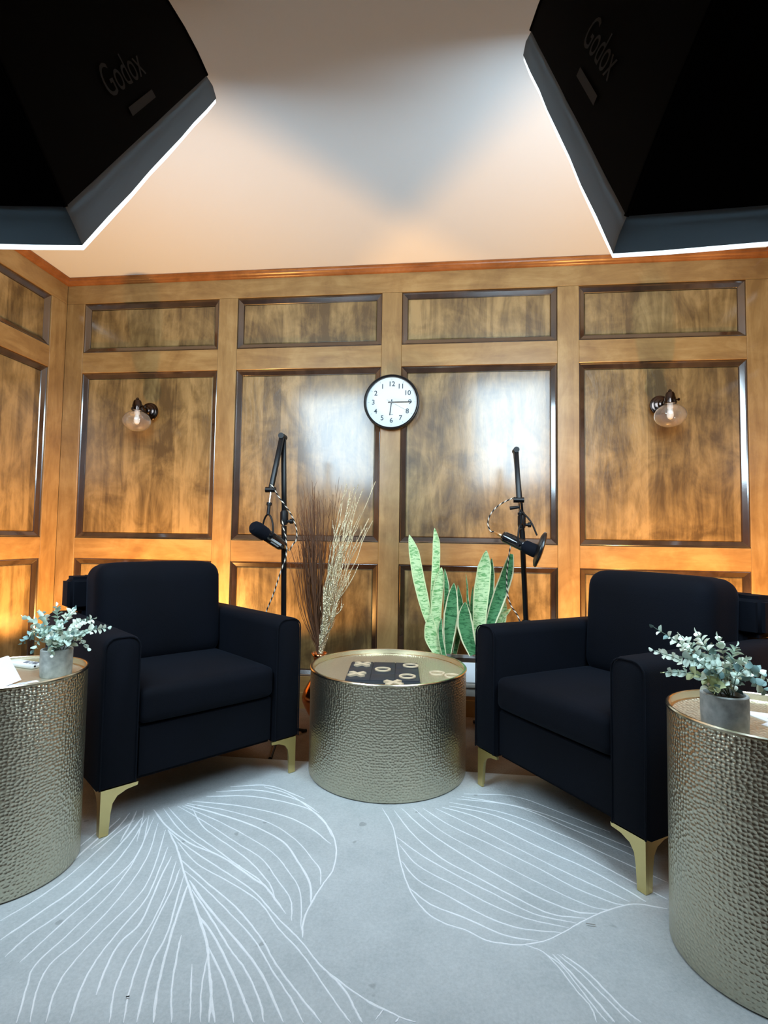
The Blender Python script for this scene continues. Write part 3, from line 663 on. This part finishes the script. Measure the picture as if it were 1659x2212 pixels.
# ------------------------------------------------------------------ microphones on boom stands
def bar(nm, p0, p1, w_, d_, m, par, o0, bev=.003):
    p0 = Vector(p0)-o0; p1 = Vector(p1)-o0; ax = (p1-p0); l = ax.length; ax.normalize()
    y = Vector((0, 1, 0)); y = (y-ax*y.dot(ax)).normalized(); x = y.cross(ax)
    b = MB(); b.box((p0+p1)/2, (w_, d_, l), bev, Matrix((x, y, ax)).transposed()); return b.build(nm, m, par)
def stand(px_, Yp, joint_px, apex, tipk, legs, label, group):
    base = at(px_[0], px_[1], Yp); base.z = 0
    s = empty('microphone_boom_stand', base, label=label, cat='microphone stand', group=group); o0 = base
    J = at(*joint_px, Yp)
    b = MB(); b.tube([(0, 0, .03), (0, 0, (J.z)*.52)], .0155, 16); b.build('lower_tube', M['black'], s)
    b = MB(); b.tube([(0, 0, J.z*.51), J-o0-Vector((0, 0, .03))], .0125, 16); b.build('upper_tube', M['black'], s)
    b = MB(); b.lathe([(.019, 0), (.020, .004), (.020, .036), (.018, .040)], (0, 0, J.z*.50), 24); b.build('clutch', M['black_matte'], s)
    b = MB(); b.lathe([(.024, 0), (.026, .02), (.022, .05), (.016, .06)], (0, 0, .025), 24); b.build('hub', M['black_matte'], s)
    for (lx, ly) in legs:
        e = Vector((lx, ly, 0))-o0; e.z = .008+(ZR if (lx > RX0 and ly < RY1) else .001); d = e.normalized()
        b = MB(); b.tube([Vector((d.x*.015, d.y*.015, .055)), Vector((e.x*.5, e.y*.5, .034)), e], [.008, .0075, .007], 10); lg = b.build('leg', M['black'], s)
        b = MB(); b.tube([e-Vector((d.x, d.y, 0))*.02+Vector((0, 0, .002)), e+Vector((d.x, d.y, 0))*.004], .0080, 10); b.build('rubber_foot', M['black_matte'], lg)
    b = MB(); b.lathe([(.016, -.045), (.019, -.03), (.019, .01), (.014, .02)], J-o0, 24); b.build('joint', M['black_matte'], s)
    b = MB(); b.lathe([(.007, .015), (.007, .028), (.012, .029), (.012, .042), (.009, .044)], J-o0-Vector((0, 0, .03)), 16, axis=(1, 0, 0)); b.build('clamp_knob', M['black_matte'], s)
    b = MB(); b.lathe([(.0175, 0), (.0175, .004)], J-o0-Vector((0, 0, .052)), 20); b.build('silver_band', M['chrome'], s)
    A_ = at(*apex[:2], apex[2]); K = at(*tipk[:2], tipk[2])
    bar('boom_arm', J, A_+Vector((0, .012, 0)), .021, .021, M['black'], s, o0)
    bar('boom_arm', A_+Vector((0, -.012, 0)), K, .021, .021, M['black'], s, o0)
    b = MB(); b.tube([A_-o0+Vector((0, .03, .002)), A_-o0+Vector((0, -.03, .002))], .0135, 20); b.build('elbow', M['black_matte'], s)
    b = MB(); b.tube([K-o0+Vector((-.024, 0, 0)), K-o0+Vector((.022, 0, 0))], .0125, 18); b.build('end_clamp', M['black'], s)
    return s, K, base
grpS = 'boom stands behind the armchairs'
baseL = at(613, 1330, 2.43)
sL, KL, bL_ = stand((613, 1330), 2.43, (614, 1112), (611, 944, 2.44), (585, 1058, 2.34), [(-.712, 2.21), (-.652, 2.548), (-.98, 2.50)], 'black boom microphone stand behind the left armchair, beside the brown twigs', grpS)
sR, KR, bR_ = stand((1137, 1330), 2.60, (1127, 1120), (1114, 974, 2.56), (1121, 1080, 2.46), [(.16, 2.80), (.62, 2.72), (.33, 2.36)], 'black boom microphone stand behind the right armchair, beside the snake plant', grpS)
def mic(name, tail, front, K, r, label, bend_y, pop=None):
    tail = Vector(tail); front = Vector(front); ax = (front-tail).normalized(); Lm = (front-tail).length
    o0 = (tail+front)/2; s = empty(name, o0, label=label, cat='microphone', group='podcast microphones hanging on the booms')
    t0 = tail-o0
    b = MB(); b.lathe([(r*.62, 0), (r*.86, .004), (r*.9, .012), (r*.96, .014), (r*.96, Lm*.56), (r*.9, Lm*.58)], t0, 32, axis=ax); b.build('body', M['micbody'], s)
    b = MB(); b.lathe([(r*.9, Lm*.575), (r*1.08, Lm*.6), (r*1.12, Lm*.85), (r*1.0, Lm*.94), (r*.7, Lm*.99), (r*.2, Lm)], t0, 32, axis=ax); b.build('foam_windscreen', M['foam'], s)
    b = MB(); b.tube([t0-ax*.004, t0+ax*.002], [.010, .0105], 20); b.build('rear_socket', M['chrome'], s)
    # yoke
    pv = t0+ax*(Lm*.5); side = ax.cross(Vector((0, 0, 1))).normalized(); upv = Vector((0, 0, 1))
    YH = .098
    pts = []
    for k in range(13):
        a = math.pi*k/12; pts.append(pv+side*(math.cos(a)*(r+.006))+upv*(.014+math.sin(a)*(YH-.016)))
    pts = [pv+side*(r+.006)-upv*.004]+pts+[pv-side*(r+.006)-upv*.004]
    b = MB(); b.tube(pts, .0042, 10); b.build('yoke', M['black_matte'], s)
    for sg in (-1, 1):
        b = MB(); b.tube([pv+side*sg*(r*.9), pv+side*sg*(r+.013)], .009, 18); b.build('yoke_knob', M['black_matte'], s)
    kk = K-o0; top = pv+upv*YH
    b = MB(); b.tube([top-upv*.002, top.lerp(kk, .42)], .0075, 14); b.build('mount_stem', M['black_matte'], s)
    b = MB(); b.tube([top.lerp(kk, .36), top.lerp(kk, .46)], .0120, 18); b.build('mount_collar', M['black_matte'], s)
    b = MB(); b.tube([top.lerp(kk, .45), kk-upv*.010], .0052, 14); b.build('chrome_pin', M['chrome'], s)
    if not pop:  # pale strips paint the softbox reflections onto the glossy body
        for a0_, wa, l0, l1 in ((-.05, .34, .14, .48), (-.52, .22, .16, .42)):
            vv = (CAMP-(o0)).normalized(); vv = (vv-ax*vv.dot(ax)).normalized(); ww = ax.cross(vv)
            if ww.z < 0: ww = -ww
            b = MB(); b.grid([[t0+ax*(Lm*l)+(vv*math.cos(a0_+wa*(j/5-.5))+ww*math.sin(a0_+wa*(j/5-.5)))*(r*.96+.0006) for j in range(6)] for l in (l0, l1)]); b.build('painted_reflection_strip', M['micreflection'], s)
    if pop:
        pc = Vector(pop[0])-o0; pn = Vector(pop[1]).normalized(); pr = pop[2]
        b = MB(); b.lathe([(pr*.2, -.016), (pr*.75, -.012), (pr*.97, -.005), (pr, 0), (pr*.99, .006), (pr*.94, .009), (pr*.6, .013), (.001, .014)], pc, 40, axis=pn); b.build('pop_filter', M['popfilter'], s)
        b = MB(); b.tube(crom([kk-upv*.045+Vector((.006, 0, 0)), Vector(pop[3])-o0, pc+upv*pr*.72-pn*.012], 8), .0038, 10); b.build('gooseneck', M['black_matte'], s)
        for dx, dz in ((-.040, -.032), (.022, -.056)):
            b = MB(); b.tube([kk+Vector((0, 0, dz)), kk+Vector((dx, 0, dz-.006))], [.006, .0085], 12); b.build('clamp_screw', M['black_matte'], s)
    return s, tail, ax
M['micreflection'] = mat('painted_mic_reflection', (.62, .70, .76), .35, .3)
M['micbody'] = mat('mic_body_gloss', (.006, .007, .009), .12, spec=.8)
M['popfilter'] = mat('pop_filter', (.003, .004, .006), .3)
tL = at(609, 1178, 2.40); fL = at(545, 1136, 2.24)
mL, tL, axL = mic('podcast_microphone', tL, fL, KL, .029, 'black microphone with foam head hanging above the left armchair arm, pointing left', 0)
tR = at(1086, 1158, 2.52); fR = at(1168, 1196, 2.42)
mR, tR, axR = mic('podcast_microphone', tR, fR, KR, .027, 'black microphone with round pop filter hanging above the right armchair arm, pointing right', 0,
                  pop=(at(1166, 1187, 2.41), (.955, -.10, -.30), .080, at(1146, 1126, 2.42)))
for t_, ax_, nm in ((tL, axL, 'left'), (tR, axR, 'right')):
    pass
M['plug'] = mat('gold_plug', (.85, .62, .36), .3, 1)
def cable(ptspx, label, plug_end=None, Y=None):
    pts = [at(*p) if len(p) == 3 else Vector(p[:3]) for p in ptspx]; o0 = pts[0].copy()
    c = empty('microphone_cable', o0, label=label, cat='cable', group='braided microphone cables')
    b = MB(); b.tube(crom([p-o0 for p in pts], 10), .0032, 8, uvlen=True); b.build('braided_sleeve', M['braid'], c)
    if plug_end is not None:
        tail, ax = plug_end
        b = MB(); b.lathe([(.0085, 0), (.0092, .004), (.0088, .026), (.006, .030), (.0048, .042)], tail-ax*.005-o0, 20, axis=-ax); b.build('plug', M['plug'], c)
def onax(t, ax, d): p = t-ax*d; return (p.x, p.y, p.z, 0)
cable([onax(tL, axL, .04), onax(tL, axL, .055), (632, 1177, 2.44), (640, 1166, 2.44), (641, 1148, 2.43), (637, 1130, 2.42), (628, 1110, 2.40), (616, 1092, 2.37), (602, 1073, 2.35), (592, 1056, 2.33), (585, 1045, 2.32)],
      'black and cream braided cable looping from the left microphone up to its boom', (tL, axL))
cable([(610, 1122, 2.41), (612, 1140, 2.405), (618, 1165, 2.405), (618, 1200, 2.405), (606, 1236, 2.40), (590, 1285, 2.42), (574, 1325, 2.45), (560, 1380, 2.48)],
      'thin braided cable running down the left boom stand to behind the armchair')
cable([onax(tR, axR, .04), onax(tR, axR, .055), (1060, 1148, 2.55), (1054, 1132, 2.55), (1058, 1114, 2.54), (1072, 1096, 2.53), (1090, 1084, 2.51), (1106, 1077, 2.49), (1116, 1074, 2.475)],
      'black and cream braided cable looping from the right microphone up to its boom', (tR, axR))
cable([(1104, 1176, 2.62), (1100, 1196, 2.63), (1095, 1240, 2.65), (1096, 1280, 2.66), (1104, 1308, 2.65), (1120, 1334, 2.62), (1128, 1370, 2.60)],
      'thin braided cable hanging behind the snake plant by the right boom stand')

# ------------------------------------------------------------------ copper vase with twigs and gold branches
YV = 2.635; vb = at(690, 1412, YV); vx = vb.x
vs_ = empty('copper_vase', (vx, YV, 0.001), label='shiny copper vase on the carpet behind the coffee table, holding twigs', cat='vase')
zt = vb.z
b = MB(); b.lathe([(.036, 0), (.038, .004), (.030, .014), (.036, .04), (.062, .085), (.080, .125), (.082, .15), (.070, .185), (.045, .225), (.028, .27), (.024, zt-.05), (.030, zt-.014), (.037, zt), (.034, zt-.001), (.021, zt-.05), (.018, zt-.10)], seg=48, capt=False); b.build('body', M['copper'], vs_, smooth='all')
b = MB(); b.lathe([(.037, zt), (.0395, zt+.002), (.037, zt+.004), (.0345, zt+.002), (.037, zt)], seg=32, capb=False, capt=False); b.build('rim', M['copper'], vs_)
rn = random.Random(5)
tw = MB(); vtop = Vector((vx, YV, zt))
for i in range(110):
    x = rn.gauss(674, 24); y = rn.uniform(1035, 1150)+abs(x-672)*1.1; Y = YV+rn.uniform(-.05, .16)
    if i < 12: y = rn.uniform(1030, 1090); x = rn.uniform(650, 745)
    p2 = at(x, y, Y); p0 = vtop+Vector((rn.uniform(-.010, .004), rn.uniform(-.010, .010), -.06)); 
    p1 = p0.lerp(p2, .4)+Vector((rn.uniform(-.022, .004), rn.uniform(-.015, .015), .01)); p1b = p0.lerp(p2, .75)+Vector((rn.uniform(-.012, .010), rn.uniform(-.01, .01), .01))
    pts = crom([p0, vtop+Vector((p0.x-vx, p0.y-YV, .002)), p1, p1b, p2], 4)
    r0 = rn.uniform(.0016, .0026)
    tw.tube([p-vtop for p in pts], [r0*(1-.75*k/len(pts)) for k in range(len(pts))], 4, caps=False)
    for q in range(3):
        k = rn.randrange(len(pts)//2, len(pts)-1); p = pts[k]; e = p+(pts[-1]-p)*rn.uniform(.3, .7)+Vector((rn.uniform(-.03, .03), rn.uniform(-.02, .02), .02))
        tw.tube([p-vtop, e-vtop], [.0009, .0003], 3, caps=False)
o = tw.build('dried_twig_bunch', M['twig']); o.location = vtop
tag(o, 'dense bunch of fine brown dried twigs standing in the copper vase, on its left', 'dried twigs', kind='stuff')
gb_ = empty('gold_branch_bunch', vtop, label='bunch of curly gilded branches standing in the copper vase, on its right', cat='dried branches')
tips = [(748, 1045, 2.62), (757, 1060, 2.6), (766, 1052, 2.66), (775, 1046, 2.7), (785, 1056, 2.64), (810, 1040, 2.66), (770, 1075, 2.6), (752, 1130, 2.64), (764, 1150, 2.58), (744, 1190, 2.62), (756, 1240, 2.56), (735, 1240, 2.64), (806, 1125, 2.60), (796, 1120, 2.68), (778, 1110, 2.56), (740, 1080, 2.62), (734, 1130, 2.58), (776, 1218, 2.57), (792, 1140, 2.72), (762, 1090, 2.6), (750, 1110, 2.70), (742, 1305, 2.56), (750, 1160, 2.55), (728, 1200, 2.6)]
for tx, ty, tY in tips:
    p2 = at(tx, ty, tY); p0 = vtop+Vector((rn.uniform(0, .013), rn.uniform(-.010, .010), -.05)); pts = [p0, vtop+Vector((p0.x-vx, p0.y-YV, 0))]
    n = 7; ph = rn.uniform(0, 6)
    for k in range(1, n+1):
        f_ = k/n; base = pts[1].lerp(p2, f_); base.x -= .035*math.sin(math.pi*f_)*.6
        wv = .009*math.sin(k*1.9+ph)*(1 if k < n else .3)
        pts.append(base+Vector((wv, .006*math.cos(k*2.3+ph), 0)))
    cp = crom(pts, 5); b = MB(); r0 = rn.uniform(.0034, .0052)
    b.tube([p-vtop for p in cp], [r0*(1-.6*k/len(cp))*rn.uniform(.8, 1.25) for k in range(len(cp))], 6)
    for q in range(9):
        k = rn.randrange(len(cp)//4, len(cp)-3); p = cp[k]; dx = rn.uniform(-.02, .04)
        b.tube([p-vtop, p-vtop+Vector((dx*.6, rn.uniform(-.01, .01), .03)), p-vtop+Vector((dx*.8+rn.uniform(-.008, .008), 0, .06))], [.0018, .0016, .0008], 5)
    b.build('branch', M['goldtwig'], gb_)

# ------------------------------------------------------------------ snake plant in a white planter on a wooden stand
px0, px1, py0, py1, pz0, pz1 = -.085, .315, 2.56, 2.74, .262, .357
st = empty('plant_stand', ((px0+px1)/2, (py0+py1)/2, 0), label='low grey wooden stand carrying the white planter behind the coffee table', cat='plant stand')
hx, hy = (px1-px0)/2, (py1-py0)/2
b = MB(); b.box((0, 0, .252), (2*hx+.01, 2*hy+.01, .018), .003); b.build('shelf', M['greywood'], st)
for sy in (-1, 1):
    b = MB(); b.box((0, sy*(hy-.012), .222), (2*hx-.02, .014, .042), .002); b.build('apron', M['greywood'], st)
for sx in (-1, 1):
    for sy in (-1, 1):
        b = MB(); b.box((sx*(hx-.012), sy*(hy-.012), .1225), (.024, .024, .241), .002); b.build('leg', M['greywood'], st)
sp = empty('snake_plant', ((px0+px1)/2, (py0+py1)/2, pz0), label='tall snake plant with banded leaves in a white rectangular planter behind the coffee table', cat='potted plant')
so = Vector(sp.location)
b = MB(); t_ = .008; hh = pz1-pz0; rect = lambda i, z: [(-hx+i, -hy+i, z), (hx-i, -hy+i, z), (hx-i, hy-i, z), (-hx+i, hy-i, z)]
b.grid([rect(.004, .0005), rect(0, .006), rect(0, hh), rect(t_, hh), rect(t_, .02)], True); b.cap(0, 4, True); b.cap(16, 4); b.build('planter', M['planter'], sp, smooth=False)
b = MB(); b.grid([rect(t_+.0005, hh-.03), rect(t_+.0005, hh-.015)], True); b.cap(0, 4, True); b.cap(4, 4); b.build('soil', M['soil'], sp, smooth=False)
def cx5(x, y, Y): return at(860+x/4.0975, 900+y/4.0975, Y)
SL = [([(98,1045),(140,1200),(175,1400),(215,1580),(250,1720),(290,1850),(330,2100)],[4,92,104,98,84,74,60],2.70,'snake_light',.2),
([(322,985),(338,1120),(335,1300),(320,1500),(312,1700),(330,1900),(370,2100)],[3,66,72,62,58,52,45],2.71,'snake_light',-.3),
([(384,1335),(368,1450),(345,1600),(335,1800),(350,1950),(390,2100)],[8,85,98,92,80,50],2.68,'snake_light',.1),
([(412,1345),(430,1500),(425,1650),(415,1800),(410,2100)],[3,52,46,32,30],2.66,'snake_dark',.8),
([(495,1472),(482,1600),(470,1750),(455,1900),(445,2100)],[3,92,132,112,50],2.63,'snake_dark',.1),
([(528,1492),(545,1620),(560,1750),(540,1900),(500,2100)],[3,50,62,52,40],2.68,'snake_dark',-.5),
([(600,1390),(612,1500),(615,1600),(630,1750),(640,2100)],[3,16,24,28,26],2.71,'snake_dark',1.2),
([(595,1640),(588,1750),(595,1850),(625,1980),(670,2110)],[3,112,142,122,80],2.60,'snake_dark',0),
([(782,1182),(765,1330),(745,1500),(730,1650),(720,1800),(700,2100)],[3,118,136,128,115,90],2.66,'snake_light',.1),
([(828,1252),(820,1400),(805,1600),(780,1780),(740,2100)],[3,66,84,78,60],2.68,'snake_dark',-.2),
([(1003,1215),(968,1380),(912,1550),(860,1700),(820,1830),(760,2100)],[34,108,122,112,90,60],2.67,'snake_dark',.2),
([(285,1742),(285,1850),(295,1950),(330,2030),(380,2120)],[3,98,122,112,70],2.60,'snake_light',.1),
([(387,1782),(375,1880),(385,2000),(410,2120)],[3,42,46,40],2.585,'snake_dark',.6),
([(943,1610),(935,1700),(910,1800),(850,2100)],[3,62,92,70],2.71,'snake_light',.3),
([(1002,1698),(950,1745),(900,1800),(830,2100)],[3,42,64,50],2.71,'snake_light',.5),
([(665,1500),(655,1600),(650,1750),(655,2100)],[3,26,34,34],2.70,'snake_dark',.9),
([(430,1420),(437,1550),(432,1700),(425,2100)],[3,42,46,34],2.715,'snake_dark',.3)]
for pl, ws, Y, mk, tw_ in SL:
    P_ = crom([cx5(x, y, Y)-so for x, y in pl], 5)
    # interpolate widths
    wi = []
    for i in range(len(P_)):
        q = i/5; k = min(int(q), len(ws)-2); f_ = q-k; f_ = f_**.72 if k == 0 else f_
        wi.append((ws[k]*(1-f_)+ws[k+1]*f_)/4.0975/FPX*Y)
    zb = pz1-pz0-.02
    rows = []
    for i, p in enumerate(P_):
        t = (P_[min(i+1, len(P_)-1)]-P_[max(i-1, 0)]).normalized(); nrm = Vector((math.sin(tw_)*.6, -1, .05)); side = t.cross(nrm).normalized(); nn = side.cross(t).normalized()
        if p.z < zb: p = Vector((p.x, p.y, zb))
        wd = wi[i]/2
        front = [p+side*(u*wd)+nn*(-.30*wd*(1-u*u))-nn*.001 for u in (-1, -.78, -.4, 0, .4, .78, 1)]
        rows.append(front)
    b = MB(); b.grid(rows)
    b.grid([[q+Vector((0, .003, 0)) for q in r] for r in rows][::-1])
    b.build('leaf', M[mk], sp, smooth='all')

# ------------------------------------------------------------------ softboxes
def softbox(C, u, e, n, W, H, logo, label):
    C, u, e, n = Vector(C), Vector(u).normalized(), Vector(e).normalized(), Vector(n).normalized()
    cen = C+u*H/2+e*W/2; root = empty('softbox', cen, label=label, cat='softbox light', group='black softboxes over the chairs')
    flip = -1 if e.x < 0 else 1
    D0, LD, kl = .054, .46, .970
    def S(tau, a, c):   # a, c in [-1,1] on the square outline; tau 0 base .. 1 apex
        bl = .62; sc = ((1-tau)*(1-bl)+math.cos(tau*math.pi/2)*bl)*.955+.045; dp = (tau*(1-bl)+math.sin(tau*math.pi/2)*bl)*LD
        return e*(a*W/2*sc*kl)+u*(c*H/2*sc*kl)-n*(D0+dp)
    sides = [((-1, -1), (-1, 1)), ((-1, 1), (1, 1)), ((1, 1), (1, -1)), ((1, -1), (-1, -1))]
    NT = 12
    for (s0_, s1_) in sides:
        rows = []
        for i in range(NT+1):
            r_ = []
            for j in range(9):
                f_ = j/8; a = s0_[0]*(1-f_)+s1_[0]*f_; c = s0_[1]*(1-f_)+s1_[1]*f_; tau = i/NT
                sag = 1-.05*math.sin(math.pi*f_)*math.sin(math.pi*tau)
                p = S(tau, a, c); ctr = S(tau, 0, 0); r_.append(ctr+(p-ctr)*sag)
            rows.append(r_)
        b = MB(); b.grid(rows); b.build('fabric_panel', M['sbfabric'], root)
    for s0_, s1_ in sides:
        b = MB(); b.tube([S(i/NT, *s0_)*1.001 for i in range(NT+1)], .004, 6); b.build('rib_seam', M['sbfabric'], root)
    # lip
    b = MB(); rw = random.Random(2)
    def lip(kx, d, off=0):
        o_ = []
        for (s0_, s1_) in sides:
            for j in range(8):
                f_ = j/8; a = s0_[0]*(1-f_)+s1_[0]*f_; c = s0_[1]*(1-f_)+s1_[1]*f_
                wv = .0015*math.sin(j*2.3+d*90+a*3)
                o_.append(e*(a*(W/2*kx+wv+off))+u*(c*(H/2*kx+wv+off))+n*d)
        return o_
    b.grid([lip(kl, -D0), lip(.99, -D0*.55), lip(1, -.001), lip(1, 0), lip(1, 0, -.0025), lip(.99, -D0*.55, -.0025), lip(kl, -D0, -.002)], True); b.build('lip', M['lip'], root)
    # diffuser
    b = MB(); b.grid([lip(.955, -.038), lip(.5, -.036)], True); b.cap(32, 32); b.build('diffuser', M['diffuser'], root, smooth=False)
    b = MB(); b.grid([lip(1, .0003, -.002), lip(1, .009, -.001), lip(1, .010, -.006), lip(1, .0003, -.006)], True); b.build('edge_binding', M['litedge'], root, smooth=False)
    # black inner baffle behind diffuser
    b = MB(); b.grid([lip(.966, -.046), lip(.3, -.046)], True); b.cap(32, 32); b.build('inner_baffle', M['innersilver'], root, smooth=False)
    # lamp head at the apex
    ap = -n*(D0+LD)
    b = MB(); b.lathe([(.075, -.005), (.080, 0), (.080, .025), (.062, .03), (.062, .16), (.055, .17)], ap, 32, axis=-n); b.build('lamp_head', M['black_matte'], root)
    # brand print on the side panel that faces the room centre
    cx_, cz_, size, orient, rows_ = logo
    for txt, mk, sz, dz in (('Godox', 'sblogo', size, 0), (None, 'sblogo2', size*.12, -size*.62)):
        if txt: me = text_mesh(txt, sz, .0002, shear=.15, bold=.0)
        else:
            q = MB(); q.grid([[(x/8*size*1.9-size*.95, y, 0) for x in range(9)] for y in (-sz*.7, sz*.7)]); me = q.mesh('print', M['sblogo2'], False)
        me.materials.clear(); me.materials.append(M[mk])
        for v in me.vertices:
            X, Y_ = v.co.x, (v.co.y*(.80 if txt else 1)+dz)
            c = cz_+orient*(X+(0 if txt else size*.25))/(H/2); tau = cx_+Y_/LD/1.35
            f_ = (c+1)/2; sag = 1-.05*math.sin(math.pi*f_)*math.sin(math.pi*tau)
            p = S(tau, -1, c/((1-tau)*.38+math.cos(tau*math.pi/2)*.62) if False else c); ctr = S(tau, 0, 0)
            v.co = ctr+(p-ctr)*(sag+.012)
        o = bpy.data.objects.new('brand_print', me); COL.objects.link(o); o.parent = root
    return root, cen+ap
M['innersilver'] = mat('inner_silver', (.6, .6, .6), .5)
sbR, apR = softbox((.278, .914, 1.413), (-.083, .511, .856), (.996, .056, .063), (-.016, .858, -.514),   .66, .96, (.165, -.12, .084, -1, 0), 'black softbox at the top right corner, its lit face turned to the wall')
sbL, apL = softbox((-.607, .807, 1.410), (-.051, .608, .793), (-.995, -.097, .010), (-.083, .788, -.610), .66, .96, (.150, -.07, .084, 1, 0), 'black softbox at the top left corner, its lit face turned to the wall')
def light_stand(ap, base, foot, others, label):
    s = empty('light_stand', (base[0], base[1], 0), label=label, cat='light stand', group='light stands carrying the softboxes'); o0 = Vector((base[0], base[1], 0))
    a = ap-o0
    b = MB(); b.tube([(0, 0, .10), (0, 0, .95)], .0165, 16); b.build('pole', M['black'], s)
    b = MB(); b.tube([(0, 0, .94), (0, 0, a.z-.12), (a.x, a.y, a.z-.07)], .0125, 16); b.build('pole', M['black'], s)
    b = MB(); b.lathe([(.024, 0), (.024, .05), (.019, .055)], (0, 0, .92), 20); b.build('collar', M['black_matte'], s)
    for f_ in [foot]+others:
        e_ = Vector((f_[0], f_[1], ZR+.016))-o0; d = Vector((e_.x, e_.y, 0)).normalized()
        b = MB(); b.tube([d*.012+Vector((0, 0, .42)), e_], .0095, 10); lg = b.build('leg', M['black'], s)
        b = MB(); b.tube([e_-d*.035+Vector((0, 0, .012)), e_-d*.006+Vector((0, 0, .003)), e_+d*.006], [.0125, .0145, .010], 14); b.build('rubber_foot', M['black_matte'], lg)
light_stand(apL, (-1.28, .74), (-.955, 1.083), [(-1.62, .95), (-1.3, .32)], 'black light stand whose rubber foot shows at the left edge of the rug')
light_stand(apR, (.86, .60), (.625, 1.075), [(.45, .25), (1.3, .45)], 'black light stand whose foot shows at the bottom right corner')
# small strip of lint on the rug
p = flo(1275, 1999, ZR); b = MB(); b.tube(crom([(-.010, .002, .0015), (0, -.001, .003), (.012, 0, .0015)], 4), .0009, 5); o = b.build('thread_scrap', M['greywood']); o.location = (p.x, p.y, ZR+.0012)
tag(o, 'tiny dark thread scrap lying on the rug near the right side table', 'thread')
p = flo(275, 2157, ZR); b = MB(); b.tube([(-.003, 0, .0015), (.003, .002, .002)], .0012, 5); o = b.build('lint_speck', M['black_matte']); o.location = (p.x, p.y, ZR+.0014)
tag(o, 'tiny black lint speck on the rug at the bottom left', 'lint')
